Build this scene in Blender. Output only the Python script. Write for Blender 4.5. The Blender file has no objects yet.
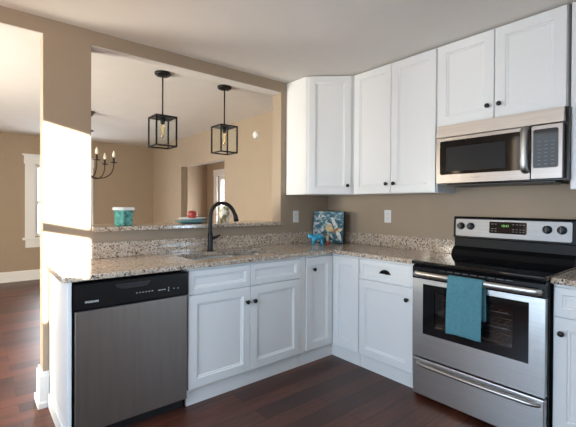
import bpy, bmesh, math, random
from mathutils import Vector, Matrix
random.seed(7)
PI = math.pi
R = math.radians
S = bpy.context.scene
COL = S.collection

# ------------------------------------------------------------------ camera
cd = bpy.data.cameras.new('camera')
cam = bpy.data.objects.new('camera', cd)
COL.objects.link(cam)
S.camera = cam
F_PX, OFF_X, OFF_Y = 376.51, -10.44, -5.62
cd.sensor_width = 36.0
cd.lens = F_PX / 576 * 36.0
cd.shift_x = -OFF_X / 576
cd.shift_y = OFF_Y / 576
cd.clip_start = 0.02
YAW, PIT, ROL = 0.6804, -0.0072, 0.0053
fw = Vector((math.sin(YAW) * math.cos(PIT), math.cos(YAW) * math.cos(PIT), math.sin(PIT)))
r0 = Vector((math.cos(YAW), -math.sin(YAW), 0))
u0 = r0.cross(fw)
rr = r0 * math.cos(ROL) + u0 * math.sin(ROL)
uu = u0 * math.cos(ROL) - r0 * math.sin(ROL)
m = Matrix((rr, uu, -fw)).transposed().to_4x4()
m.translation = Vector((-2.9523, -2.7862, 1.2869))
cam.matrix_world = m

# ------------------------------------------------------------------ world, sun, window light, exposure
S.view_settings.view_transform = 'Standard'
S.view_settings.look = 'None'
S.view_settings.gamma = 1.0
S.view_settings.use_curve_mapping = False
S.view_settings.exposure = -0.06
S.cycles.use_denoising = True
S.cycles.max_bounces = 10
S.cycles.diffuse_bounces = 6
S.cycles.glossy_bounces = 4
S.cycles.transparent_max_bounces = 12
S.cycles.sample_clamp_indirect = 6.0
S.cycles.caustics_reflective = False
S.cycles.caustics_refractive = False

w = bpy.data.worlds.new('world')
S.world = w
w.use_nodes = True
w.node_tree.nodes['Background'].inputs['Color'].default_value = (0.86, 0.93, 1.0, 1)
w.node_tree.nodes['Background'].inputs['Strength'].default_value = 2.6

SUN_G = 0.111                                   # drop of the sun ray per metre travelled
SUN_H = Vector((0.2216, 0.9751, 0))
sl = bpy.data.lights.new('sun', 'SUN')
sl.energy = 48.0
sl.angle = R(0.5)
sl.color = (1.0, 0.94, 0.84)
so = bpy.data.objects.new('sun', sl)
COL.objects.link(so)
so.location = (-4, -8, 3)
so.rotation_euler = Vector((SUN_H.x, SUN_H.y, -SUN_G)).to_track_quat('-Z', 'Y').to_euler()


def area(name, loc, aim, sx, sy, power, color):
    l = bpy.data.lights.new(name, 'AREA')
    l.shape = 'RECTANGLE'
    l.size = sx
    l.size_y = sy
    l.energy = power
    l.color = color
    o = bpy.data.objects.new(name, l)
    COL.objects.link(o)
    o.location = loc
    o.rotation_euler = (Vector(aim)).to_track_quat('-Z', 'Z').to_euler()
    return o


SKY = (0.72, 0.86, 1.0)
WARM = (1.0, 0.88, 0.70)
# daylight and added fills standing in the openings of the walls
# the kitchen side window gives blue sky light falling downward and warm light thrown up from the sunlit ground
BLUE = (0.49, 0.735, 1.0)
BOUNCE = (1.0, 0.78, 0.57)
area('skylight_kitchen_side_window', (-3.99, -1.5, 1.10), (1, -0.7, -0.8), 1.2, 1.2, 58, BLUE)
area('ground_light_kitchen_side_window', (-4.0, -1.4, 1.60), (0.25, 0, 1), 1.4, 1.4, 30, BOUNCE)
area('fill_kitchen_right', (0.14, -3.75, 0.95), (-1, 0.15, -0.9), 1.1, 1.3, 98, BLUE)  # added blue fill from an unseen right opening, brightens the sink run fronts
area('fill_sun_mask_openings', (-3.55, -3.85, 1.58), (0.96, 0.28, -1.2), 0.65, 1.28, 22, BLUE)  # added blue fill behind the made-up openings of the angled wall
area('daylight_dining_side_window', (-5.12, 1.0, 1.2), (1, 0, -0.25), 1.4, 1.4, 235, (1.0, 0.95, 0.81))
area('ground_light_dining_side_window', (-5.13, 1.0, 1.1), (1, 0, 0.4), 1.4, 1.4, 8, (0.92, 0.96, 1.0))
area('daylight_dining_far_window', (-1.75, 4.98, 1.35), (0, -1, 0.1), 0.8, 1.2, 45, (0.92, 0.96, 1.0))
area('daylight_hall_door', (1.43, 4.05, 1.1), (-1, 0, 0), 0.8, 1.6, 150, (1, 0.96, 0.9))

# ------------------------------------------------------------------ materials


def new_mat(name):
    mt = bpy.data.materials.new(name)
    mt.use_nodes = True
    nt = mt.node_tree
    b = nt.nodes['Principled BSDF']
    return mt, nt, b


def mat(name, color, rough=0.5, metal=0.0, var=0.04, scale=6.0, bump=0.0, bscale=80.0, coat=0.0, spec=0.5, stretch=(1, 1, 1), emit=None, estr=0.0):
    """plain surface with a little procedural unevenness"""
    mt, nt, b = new_mat(name)
    tc = nt.nodes.new('ShaderNodeTexCoord')
    mp = nt.nodes.new('ShaderNodeMapping')
    mp.inputs['Scale'].default_value = stretch
    nt.links.new(tc.outputs['Object'], mp.inputs['Vector'])
    n = nt.nodes.new('ShaderNodeTexNoise')
    n.inputs['Scale'].default_value = scale
    n.inputs['Detail'].default_value = 4
    nt.links.new(mp.outputs[0], n.inputs['Vector'])
    cr = nt.nodes.new('ShaderNodeValToRGB')
    cr.color_ramp.elements[0].position = 0.3
    cr.color_ramp.elements[1].position = 0.7
    cr.color_ramp.elements[0].color = tuple(c * (1 - var) for c in color) + (1,)
    cr.color_ramp.elements[1].color = tuple(min(1, c * (1 + var)) for c in color) + (1,)
    nt.links.new(n.outputs['Fac'], cr.inputs['Fac'])
    nt.links.new(cr.outputs['Color'], b.inputs['Base Color'])
    b.inputs['Roughness'].default_value = rough
    b.inputs['Metallic'].default_value = metal
    b.inputs['Coat Weight'].default_value = coat
    b.inputs['Specular IOR Level'].default_value = spec
    if bump:
        n2 = nt.nodes.new('ShaderNodeTexNoise')
        n2.inputs['Scale'].default_value = bscale
        nt.links.new(mp.outputs[0], n2.inputs['Vector'])
        bp = nt.nodes.new('ShaderNodeBump')
        bp.inputs['Strength'].default_value = bump
        bp.inputs['Distance'].default_value = 0.002
        nt.links.new(n2.outputs['Fac'], bp.inputs['Height'])
        nt.links.new(bp.outputs['Normal'], b.inputs['Normal'])
    if emit:
        b.inputs['Emission Color'].default_value = emit + (1,)
        b.inputs['Emission Strength'].default_value = estr
    return mt


def granite():
    mt, nt, b = new_mat('speckled_granite')
    tc = nt.nodes.new('ShaderNodeTexCoord')

    def noise(scale, det, rough=0.6):
        n = nt.nodes.new('ShaderNodeTexNoise')
        n.inputs['Scale'].default_value = scale
        n.inputs['Detail'].default_value = det
        n.inputs['Roughness'].default_value = rough
        nt.links.new(tc.outputs['Object'], n.inputs['Vector'])
        return n.outputs['Fac']

    def ramp(fac, stops):
        cr = nt.nodes.new('ShaderNodeValToRGB')
        e = cr.color_ramp.elements
        while len(e) < len(stops):
            e.new(0.5)
        for k, (p, c) in enumerate(stops):
            e[k].position = p
            e[k].color = c + (1,) if len(c) == 3 else c
        nt.links.new(fac, cr.inputs['Fac'])
        return cr.outputs['Color']

    def mix(a, c2, fac):
        mx = nt.nodes.new('ShaderNodeMix')
        mx.data_type = 'RGBA'
        nt.links.new(fac, mx.inputs[0])
        nt.links.new(a, mx.inputs[6])
        nt.links.new(c2, mx.inputs[7])
        return mx.outputs[2]
    v = nt.nodes.new('ShaderNodeTexVoronoi')
    v.inputs['Scale'].default_value = 125
    nt.links.new(tc.outputs['Object'], v.inputs['Vector'])
    sep = nt.nodes.new('ShaderNodeSeparateColor')
    nt.links.new(v.outputs['Color'], sep.inputs[0])
    chip = ramp(sep.outputs[0], [(0.0, (0.035, 0.028, 0.026)), (0.16, (0.12, 0.08, 0.06)), (0.30, (0.46, 0.34, 0.24)), (0.55, (0.68, 0.57, 0.44)), (0.8, (0.40, 0.35, 0.31)), (1.0, (0.74, 0.68, 0.60))])
    base = ramp(noise(26, 5), [(0.3, (0.36, 0.25, 0.165)), (0.5, (0.60, 0.48, 0.36)), (0.7, (0.72, 0.64, 0.54))])
    c = mix(base, chip, ramp(noise(48, 3), [(0.38, (0.3, 0.3, 0.3)), (0.58, (1, 1, 1))]))
    v2 = nt.nodes.new('ShaderNodeTexVoronoi')
    v2.inputs['Scale'].default_value = 86
    nt.links.new(tc.outputs['Object'], v2.inputs['Vector'])
    dark = nt.nodes.new('ShaderNodeRGB')
    dark.outputs[0].default_value = (0.03, 0.026, 0.026, 1)
    c = mix(c, dark.outputs[0], ramp(v2.outputs['Distance'], [(0.18, (0.9, 0.9, 0.9)), (0.26, (0, 0, 0))]))
    nt.links.new(c, b.inputs['Base Color'])
    b.inputs['Roughness'].default_value = 0.10
    return mt


def wood_floor():
    mt, nt, b = new_mat('dark_plank_floor')
    tc = nt.nodes.new('ShaderNodeTexCoord')
    br = nt.nodes.new('ShaderNodeTexBrick')
    br.offset = 0.37
    br.inputs['Color1'].default_value = (0.034, 0.0108, 0.0068, 1)
    br.inputs['Color2'].default_value = (0.115, 0.036, 0.020, 1)
    br.inputs['Mortar'].default_value = (0.008, 0.004, 0.003, 1)
    br.inputs['Scale'].default_value = 1.0
    br.inputs['Mortar Size'].default_value = 0.0022
    br.inputs['Brick Width'].default_value = 1.15
    br.inputs['Row Height'].default_value = 0.125
    br.inputs['Bias'].default_value = 0.0
    nt.links.new(tc.outputs['Object'], br.inputs['Vector'])
    mp = nt.nodes.new('ShaderNodeMapping')
    mp.inputs['Scale'].default_value = (2.2, 22, 1)
    nt.links.new(tc.outputs['Object'], mp.inputs['Vector'])
    n = nt.nodes.new('ShaderNodeTexNoise')
    n.inputs['Scale'].default_value = 1.6
    n.inputs['Detail'].default_value = 7
    n.inputs['Roughness'].default_value = 0.65
    nt.links.new(mp.outputs[0], n.inputs['Vector'])
    cr = nt.nodes.new('ShaderNodeValToRGB')
    cr.color_ramp.elements[0].position = 0.3
    cr.color_ramp.elements[0].color = (0.45, 0.42, 0.42, 1)
    cr.color_ramp.elements[1].position = 0.72
    cr.color_ramp.elements[1].color = (1.65, 1.6, 1.55, 1)
    nt.links.new(n.outputs['Fac'], cr.inputs['Fac'])
    mx = nt.nodes.new('ShaderNodeMix')
    mx.data_type = 'RGBA'
    mx.blend_type = 'MULTIPLY'
    mx.inputs[0].default_value = 1.0
    nt.links.new(br.outputs['Color'], mx.inputs[6])
    nt.links.new(cr.outputs['Color'], mx.inputs[7])
    nt.links.new(mx.outputs[2], b.inputs['Base Color'])
    rg = nt.nodes.new('ShaderNodeMapRange')
    rg.inputs['To Min'].default_value = 0.26
    rg.inputs['To Max'].default_value = 0.5
    nt.links.new(n.outputs['Fac'], rg.inputs['Value'])
    nt.links.new(rg.outputs[0], b.inputs['Roughness'])
    bp = nt.nodes.new('ShaderNodeBump')
    bp.inputs['Strength'].default_value = 0.25
    bp.inputs['Distance'].default_value = 0.002
    nt.links.new(n.outputs['Fac'], bp.inputs['Height'])
    nt.links.new(bp.outputs['Normal'], b.inputs['Normal'])
    return mt


def glass(name, tint=(1, 1, 1), gloss=0.06, rough=0.02, edge=0.5):
    """thin pane: see-through with a fresnel reflection"""
    mt = bpy.data.materials.new(name)
    mt.use_nodes = True
    nt = mt.node_tree
    nt.nodes.clear()
    out = nt.nodes.new('ShaderNodeOutputMaterial')
    tr = nt.nodes.new('ShaderNodeBsdfTransparent')
    tr.inputs['Color'].default_value = tint + (1,)
    gl = nt.nodes.new('ShaderNodeBsdfGlossy')
    gl.inputs['Roughness'].default_value = rough
    lw = nt.nodes.new('ShaderNodeLayerWeight')
    lw.inputs['Blend'].default_value = 0.3
    mr = nt.nodes.new('ShaderNodeMapRange')
    mr.inputs['To Min'].default_value = gloss
    mr.inputs['To Max'].default_value = edge
    nt.links.new(lw.outputs['Facing'], mr.inputs['Value'])
    mx = nt.nodes.new('ShaderNodeMixShader')
    nt.links.new(mr.outputs[0], mx.inputs[0])
    nt.links.new(tr.outputs[0], mx.inputs[1])
    nt.links.new(gl.outputs[0], mx.inputs[2])
    nt.links.new(mx.outputs[0], out.inputs['Surface'])
    return mt


def brushed(name, color, rough, along):
    mt = mat(name, color, rough, 1.0, 0.05, 3.0, 0.12, 60, stretch=along)
    return mt


M = {}
M['wall'] = mat('taupe_wall_paint', (0.358, 0.278, 0.200), 0.7, var=0.02, bump=0.1, bscale=120)
M['ceiling'] = mat('white_ceiling_paint', (0.74, 0.71, 0.67), 0.9, var=0.015)
M['trim'] = mat('white_trim_paint', (0.80, 0.80, 0.79), 0.4, var=0.01)
M['white'] = mat('white_cabinet_paint', (0.80, 0.805, 0.80), 0.35, var=0.012, scale=3)
M['floor'] = wood_floor()
M['granite'] = granite()
M['steel'] = brushed('brushed_stainless', (0.80, 0.75, 0.70), 0.38, (1, 40, 40))
M['steel_h'] = brushed('brushed_stainless_side_grain', (0.62, 0.61, 0.60), 0.33, (1, 40, 40))
M['steel_dark'] = brushed('dark_brushed_stainless', (0.30, 0.262, 0.235), 0.42, (14, 14, 1))
M['steel_mw'] = brushed('warm_brushed_stainless', (0.30, 0.27, 0.25), 0.36, (1, 40, 40))
M['steel_soft'] = brushed('soft_brushed_stainless', (0.27, 0.265, 0.265), 0.48, (1, 40, 40))
M['sink_steel'] = mat('satin_sink_steel', (0.42, 0.42, 0.41), 0.32, 1.0, 0.05)
M['handle_steel'] = mat('satin_handle_steel', (0.40, 0.385, 0.37), 0.33, 1.0, 0.03)
M['chrome'] = mat('polished_steel', (0.72, 0.72, 0.72), 0.14, 1.0, 0.02)
M['black'] = mat('black_appliance_enamel', (0.007, 0.007, 0.008), 0.2, var=0.1, spec=0.3)
M['black_matte'] = mat('satin_black_enamel', (0.006, 0.006, 0.007), 0.42, var=0.1, spec=0.15)
M['black_glass'] = mat('black_ceramic_glass', (0.006, 0.006, 0.007), 0.06, var=0.1)
M['black_plastic'] = mat('black_plastic', (0.012, 0.012, 0.013), 0.4, var=0.1)
M['bronze'] = mat('oil_rubbed_bronze', (0.012, 0.010, 0.009), 0.33, 0.4, 0.2, 20)
M['iron'] = mat('matte_black_iron', (0.006, 0.0055, 0.005), 0.55, 0.0, 0.2, 20, spec=0.3)
M['brown_iron'] = mat('dark_bronze_iron', (0.035, 0.022, 0.014), 0.45, 0.5, 0.2, 20)
M['cavity'] = mat('grey_oven_enamel', (0.06, 0.06, 0.062), 0.4, var=0.2)
M['rack'] = mat('oven_rack_wire', (0.6, 0.6, 0.6), 0.25, 1.0)
M['oven_glass'] = glass('dark_oven_glass', (0.78, 0.78, 0.79), 0.05, 0.03, 0.5)
M['pane'] = glass('clear_window_pane', (0.97, 0.98, 1.0), 0.04)
M['lantern_glass'] = glass('clear_lantern_glass', (0.99, 1.0, 0.99), 0.02, 0.02, 0.10)
M['bulb_glass'] = glass('amber_bulb_glass', (0.97, 0.90, 0.74), 0.10)
M['filament'] = mat('warm_filament', (0.8, 0.6, 0.3), 0.4, emit=(1, 0.75, 0.4), estr=0.6)
M['candle'] = mat('ivory_candle_sleeve', (0.70, 0.64, 0.54), 0.5)
M['frost'] = mat('frosted_candle_bulb', (0.85, 0.80, 0.70), 0.3)
M['silver_print'] = mat('silver_lettering', (0.75, 0.75, 0.76), 0.4)
M['grey_print'] = mat('grey_lettering', (0.16, 0.16, 0.17), 0.4)
M['white_print'] = mat('white_lettering', (0.55, 0.57, 0.60), 0.5)
M['green_led'] = mat('green_display_digits', (0.1, 0.3, 0.05), 0.5, emit=(0.35, 0.9, 0.2), estr=0.5)
M['teal_towel'] = mat('teal_terry_cloth', (0.095, 0.25, 0.30), 0.95, var=0.10, scale=60, bump=0.8, bscale=260, spec=0.1)
M['plastic_white'] = mat('white_plastic', (0.78, 0.78, 0.76), 0.35, var=0.01)
M['socket'] = mat('dark_outlet_slots', (0.10, 0.10, 0.10), 0.5)
M['teal_glaze'] = mat('teal_crackle_glaze', (0.10, 0.31, 0.27), 0.25, var=0.6, scale=34, coat=0.3)
M['teal_plate'] = mat('teal_stoneware', (0.10, 0.30, 0.36), 0.3, var=0.1)
M['white_glaze'] = mat('white_glazed_ceramic', (0.82, 0.82, 0.80), 0.25, var=0.02)
M['apple'] = mat('red_apple_skin', (0.33, 0.040, 0.028), 0.35, var=0.4, scale=14, stretch=(1, 1, 0.4))
M['stem'] = mat('brown_stem', (0.10, 0.06, 0.03), 0.7)
M['blue_glass'] = mat('bright_blue_glaze', (0.01, 0.32, 0.52), 0.12, var=0.5, scale=25, coat=0.5)
M['rust'] = mat('rust_red_glaze', (0.26, 0.045, 0.02), 0.3, var=0.2, scale=30)
M['cream'] = mat('cream_ceramic', (0.62, 0.50, 0.34), 0.4, var=0.15, scale=40)
M['canvas_side'] = mat('black_canvas_edge', (0.012, 0.014, 0.016), 0.7)
M['petal_white'] = mat('white_oil_paint', (0.66, 0.68, 0.64), 0.6, var=0.25, scale=40)
M['petal_yellow'] = mat('ochre_oil_paint', (0.58, 0.46, 0.22), 0.6, var=0.3, scale=40)
M['petal_rust'] = mat('rust_oil_paint', (0.36, 0.17, 0.07), 0.6, var=0.3, scale=40)


def canvas_paint():
    mt, nt, b = new_mat('teal_and_white_brushwork')
    tc = nt.nodes.new('ShaderNodeTexCoord')
    mp = nt.nodes.new('ShaderNodeMapping')
    mp.inputs['Scale'].default_value = (1.0, 1, 1.6)
    mp.inputs['Rotation'].default_value = (0, 0.5, 0)
    nt.links.new(tc.outputs['Object'], mp.inputs['Vector'])
    n = nt.nodes.new('ShaderNodeTexNoise')
    n.inputs['Scale'].default_value = 26
    n.inputs['Detail'].default_value = 5
    nt.links.new(mp.outputs[0], n.inputs['Vector'])
    sp = nt.nodes.new('ShaderNodeSeparateXYZ')
    nt.links.new(tc.outputs['Object'], sp.inputs[0])
    ma = nt.nodes.new('ShaderNodeMath')
    ma.operation = 'MULTIPLY_ADD'
    ma.inputs[1].default_value = -0.55
    nt.links.new(sp.outputs['X'], ma.inputs[0])
    nt.links.new(n.outputs['Fac'], ma.inputs[2])
    cr = nt.nodes.new('ShaderNodeValToRGB')
    e = cr.color_ramp.elements
    e[0].position, e[0].color = 0.28, (0.01, 0.05, 0.075, 1)
    e[1].position, e[1].color = 0.68, (0.50, 0.56, 0.58, 1)
    for p, c in ((0.44, (0.03, 0.12, 0.165, 1)), (0.53, (0.07, 0.20, 0.25, 1)), (0.58, (0.30, 0.37, 0.40, 1))):
        k = e.new(p)
        k.color = c
    nt.links.new(ma.outputs[0], cr.inputs['Fac'])
    nt.links.new(cr.outputs['Color'], b.inputs['Base Color'])
    b.inputs['Roughness'].default_value = 0.6
    return mt


def mug_print():
    mt, nt, b = new_mat('leaf_printed_ceramic')
    tc = nt.nodes.new('ShaderNodeTexCoord')
    n = nt.nodes.new('ShaderNodeTexNoise')
    n.inputs['Scale'].default_value = 22
    n.inputs['Detail'].default_value = 3
    nt.links.new(tc.outputs['Object'], n.inputs['Vector'])
    cr = nt.nodes.new('ShaderNodeValToRGB')
    e = cr.color_ramp.elements
    e[0].position, e[0].color = 0.40, (0.16, 0.14, 0.07, 1)
    e[1].position, e[1].color = 0.54, (0.74, 0.72, 0.66, 1)
    k = e.new(0.47)
    k.color = (0.40, 0.36, 0.22, 1)
    nt.links.new(n.outputs['Fac'], cr.inputs['Fac'])
    nt.links.new(cr.outputs['Color'], b.inputs['Base Color'])
    b.inputs['Roughness'].default_value = 0.3
    return mt


M['canvas'] = canvas_paint()
M['mug'] = mug_print()

# ------------------------------------------------------------------ mesh helpers


def box(bm, x0, x1, y0, y1, z0, z1, bev=0.0, seg=2):
    if x1 < x0: x0, x1 = x1, x0
    if y1 < y0: y0, y1 = y1, y0
    if z1 < z0: z0, z1 = z1, z0
    g = bmesh.ops.create_cube(bm, size=1.0)
    vs = g['verts']
    for v in vs:
        v.co = Vector((x0 if v.co.x < 0 else x1, y0 if v.co.y < 0 else y1, z0 if v.co.z < 0 else z1))
    if bev > 0:
        es = list({e for v in vs for e in v.link_edges})
        bmesh.ops.bevel(bm, geom=es, offset=bev, segments=seg, profile=0.5, affect='EDGES')
    return bm


def cells(bm, us, vs, holes, w0, w1, f):
    """solid slab over a grid of cells with some cells left out; f maps (u,v,w) to a point"""
    us = sorted(us); vs = sorted(vs)
    vert = {}

    def V(i, j, k):
        key = (i, j, k)
        if key not in vert:
            vert[key] = bm.verts.new(f(us[i], vs[j], (w0, w1)[k]))
        return vert[key]

    def full(i, j):
        if not (0 <= i < len(us) - 1 and 0 <= j < len(vs) - 1):
            return False
        cu, cv = (us[i] + us[i + 1]) / 2, (vs[j] + vs[j + 1]) / 2
        return not any(a < cu < b and c < cv < d for a, b, c, d in holes)
    for i in range(len(us) - 1):
        for j in range(len(vs) - 1):
            if not full(i, j):
                continue
            bm.faces.new([V(i, j, 0), V(i + 1, j, 0), V(i + 1, j + 1, 0), V(i, j + 1, 0)])
            bm.faces.new([V(i, j, 1), V(i, j + 1, 1), V(i + 1, j + 1, 1), V(i + 1, j, 1)])
            for di, dj, a, b2 in ((-1, 0, (i, j), (i, j + 1)), (1, 0, (i + 1, j), (i + 1, j + 1)), (0, -1, (i, j), (i + 1, j)), (0, 1, (i, j + 1), (i + 1, j + 1))):
                if not full(i + di, j + dj):
                    bm.faces.new([V(*a, 0), V(*b2, 0), V(*b2, 1), V(*a, 1)])
    bmesh.ops.recalc_face_normals(bm, faces=bm.faces[:])
    return bm


def prism(bm, pts, axis, a, b):
    """closed polygon extruded along an axis ('x','y','z') from a to b; pts are the two other coordinates in order"""
    def P(p, t):
        if axis == 'x': return (t, p[0], p[1])
        if axis == 'y': return (p[0], t, p[1])
        return (p[0], p[1], t)
    lo = [bm.verts.new(P(p, a)) for p in pts]
    hi = [bm.verts.new(P(p, b)) for p in pts]
    n = len(pts)
    fs = [bm.faces.new(lo), bm.faces.new(hi)]
    for i in range(n):
        fs.append(bm.faces.new([lo[i], lo[(i + 1) % n], hi[(i + 1) % n], hi[i]]))
    bmesh.ops.recalc_face_normals(bm, faces=fs)
    return bm


def lathe(bm, prof, c=(0, 0, 0), axis='z', n=24):
    """profile of (radius, height) turned round an axis"""
    c = Vector(c)

    def P(r, h, a):
        x, y = r * math.cos(a), r * math.sin(a)
        if axis == 'z': v = Vector((x, y, h))
        elif axis == '-y': v = Vector((x, -h, y))
        elif axis == '-x': v = Vector((-h, x, y))
        elif axis == 'x': v = Vector((h, x, y))
        return c + v
    rings = []
    for r, h in prof:
        if r < 1e-6:
            rings.append([bm.verts.new(P(0, h, 0))])
        else:
            rings.append([bm.verts.new(P(r, h, 2 * PI * k / n)) for k in range(n)])
    fs = []
    for a, b in zip(rings, rings[1:]):
        for k in range(n):
            k2 = (k + 1) % n
            q = [a[k % len(a)], a[k2 % len(a)], b[k2 % len(b)], b[k % len(b)]]
            u = []
            for v in q:
                if v not in u: u.append(v)
            if len(u) > 2: fs.append(bm.faces.new(u))
    for rg in (rings[0], rings[-1]):
        if len(rg) > 2: fs.append(bm.faces.new(rg))
    bmesh.ops.recalc_face_normals(bm, faces=fs)
    for f in fs: f.smooth = True
    return bm


def tube(bm, pts, r, n=12, cap=True):
    """round bar swept along points; r a number or one per point"""
    pts = [Vector(p) for p in pts]
    rs = r if isinstance(r, (list, tuple)) else [r] * len(pts)
    rings = []
    prev = None
    for i, p in enumerate(pts):
        t = (pts[min(i + 1, len(pts) - 1)] - pts[max(i - 1, 0)]).normalized()
        if prev is None:
            up = Vector((0, 0, 1)) if abs(t.z) < 0.9 else Vector((1, 0, 0))
            a = t.cross(up).normalized()
        else:
            a = (prev - t * prev.dot(t)).normalized()
        prev = a
        b = t.cross(a)
        rings.append([bm.verts.new(p + (a * math.cos(2 * PI * k / n) + b * math.sin(2 * PI * k / n)) * rs[i]) for k in range(n)])
    fs = []
    for A, B in zip(rings, rings[1:]):
        for k in range(n):
            fs.append(bm.faces.new([A[k], A[(k + 1) % n], B[(k + 1) % n], B[k]]))
    for f in fs: f.smooth = True
    if cap:
        fs.append(bm.faces.new(rings[0])); fs.append(bm.faces.new(rings[-1]))
    bmesh.ops.recalc_face_normals(bm, faces=fs)
    return bm


def smooth_path(ctrl, n=8):
    """Catmull-Rom through control points"""
    P = [Vector(c) for c in ctrl]
    P = [P[0] * 2 - P[1]] + P + [P[-1] * 2 - P[-2]]
    out = []
    for i in range(1, len(P) - 2):
        for k in range(n):
            t = k / n
            out.append(0.5 * ((2 * P[i]) + (-P[i - 1] + P[i + 1]) * t + (2 * P[i - 1] - 5 * P[i] + 4 * P[i + 1] - P[i + 2]) * t * t + (-P[i - 1] + 3 * P[i] - 3 * P[i + 1] + P[i + 2]) * t ** 3))
    out.append(P[-2])
    return out


def obj(name, bm, material, parent=None, loc=None, rot=None, smooth=None):
    me = bpy.data.meshes.new(name)
    bm.to_mesh(me)
    bm.free()
    for x in (material if isinstance(material, (list, tuple)) else [material]):
        me.materials.append(x)
    o = bpy.data.objects.new(name, me)
    COL.objects.link(o)
    if parent: o.parent = parent
    if loc: o.location = loc
    if rot: o.rotation_euler = rot
    return o


def B(): return bmesh.new()


def bx(*a, **k): return box(bmesh.new(), *a, **k)


def tag(o, label, cat, group=None, kind=None):
    o['label'] = label
    o['category'] = cat
    if group: o['group'] = group
    if kind: o['kind'] = kind
    return o


def thing(name, label, cat, loc=(0, 0, 0), rotz=0.0, group=None):
    o = bpy.data.objects.new(name, None)
    o.empty_display_size = 0.05
    COL.objects.link(o)
    o.location = loc
    o.rotation_euler = (0, 0, rotz)
    return tag(o, label, cat, group)


def struct(name, bm, material, label, cat, parent=None):
    o = obj(name, bm, material, parent)
    if not parent:
        tag(o, label, cat, kind='structure')
    return o


def lettering(name, body, size, material, parent, loc, rot=(PI / 2, 0, 0), depth=0.0006, sx=1.0):
    """raised letters as a mesh, standing up and facing -y in the parent's frame"""
    cu = bpy.data.curves.new(name + '_tmp', 'FONT')
    cu.body = body
    cu.size = size
    cu.extrude = depth
    cu.align_x = 'CENTER'
    cu.align_y = 'CENTER'
    t = bpy.data.objects.new(name + '_tmp', cu)
    COL.objects.link(t)
    bpy.context.view_layer.update()
    me = bpy.data.meshes.new_from_object(t.evaluated_get(bpy.context.evaluated_depsgraph_get()))
    bpy.data.objects.remove(t)
    bpy.data.curves.remove(cu)
    me.name = name
    me.materials.clear()
    me.materials.append(material)
    o = bpy.data.objects.new(name, me)
    COL.objects.link(o)
    o.parent = parent
    o.location = loc
    o.rotation_euler = rot
    o.scale = (sx, 1, 1)
    return o


def shaker(w, h, t=0.02, rail=0.058, rec=0.011, step=0.012):
    """recessed-panel door, lower left front corner at the origin, front face at y = -t, facing -y"""
    bm = bmesh.new()

    def ring(ins, y):
        return [bm.verts.new((ins, y, ins)), bm.verts.new((w - ins, y, ins)), bm.verts.new((w - ins, y, h - ins)), bm.verts.new((ins, y, h - ins))]
    e = 0.002
    rs = [ring(0, 0), ring(0, -t + e), ring(e, -t), ring(rail, -t), ring(rail + 0.0035, -t + rec * 0.55), ring(rail + step, -t + rec * 0.6), ring(rail + step + 0.003, -t + rec)]
    for a, b in zip(rs, rs[1:]):
        for k in range(4):
            bm.faces.new([a[k], a[(k + 1) % 4], b[(k + 1) % 4], b[k]])
    bm.faces.new(rs[0])
    bm.faces.new(rs[-1])
    bmesh.ops.recalc_face_normals(bm, faces=bm.faces[:])
    return bm


def knob_bm():
    return lathe(B(), [(0, 0), (0.0085, 0), (0.007, 0.004), (0.0055, 0.012), (0.0135, 0.017), (0.0155, 0.021), (0.0145, 0.025), (0.009, 0.0285), (0, 0.0295)], axis='-y', n=20)


def add_knob(door, x, z, t=0.02):
    return obj('knob', knob_bm(), M['bronze'], door, (x, -t, z))


def add_door(parent, x, z, w, h, y, knob=None, rail=0.058, name='door', rot=None):
    d = obj(name, shaker(w, h, rail=rail), M['white'], parent, (x, y, z), rot)
    if knob: add_knob(d, *knob)
    return d


# ------------------------------------------------------------------ the setting
CE, CD = 2.464, 2.45          # kitchen and dining ceiling heights
T = 0.131                     # thickness of the pass-through wall
FARY, RX = 4.78, -0.09        # far dining wall, dining right wall
PL, PR, CL = -2.328, -0.66, -2.607
ZP, ZBAR = 2.366, 1.131

fl = struct('floor', bx(-5.4, 1.6, -5.0, 5.3, -0.06, 0.0), M['floor'], 'dark reddish brown wood plank floor running through both rooms', 'floor')
struct('ceiling', bx(-4.2, 0.13, -5.0, T, CE, CE + 0.08), M['ceiling'], 'white painted kitchen ceiling above the wall cabinets', 'ceiling')
struct('ceiling_dining', bx(-5.2, 1.6, T, 5.2, CD, CD + 0.11), M['ceiling'], 'white dining room ceiling seen through the pass-through', 'ceiling')

# pass-through wall (left doorway and the long opening over the bar)
struct('wall_back', cells(B(), [-4.0, -3.30, CL, PL, PR, 0.0], [0.0, 1.098, ZP, CE], [(-3.30, CL, 0, ZP), (PL, PR, 1.098, ZP)], 0.0, T, lambda u, v, w_: (u, w_, v)), M['wall'], 'taupe partition wall with a long pass-through opening over the bar', 'wall')
struct('wall_right', cells(B(), [-4.85, -4.3, -3.2, T], [0, 0.3, 1.7, CE], [(-4.3, -3.2, 0.3, 1.7)], 0.0, 0.13, lambda u, v, w_: (w_, u, v)), M['wall'], 'taupe kitchen wall behind the range and corner outlet', 'wall')  # unseen opening added to let in the right-hand fill
struct('wall_front', bx(-3.14, 0.0, -4.83, -4.70, 0, CE), M['wall'], 'plain taupe kitchen wall opposite the sink', 'wall')
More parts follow.
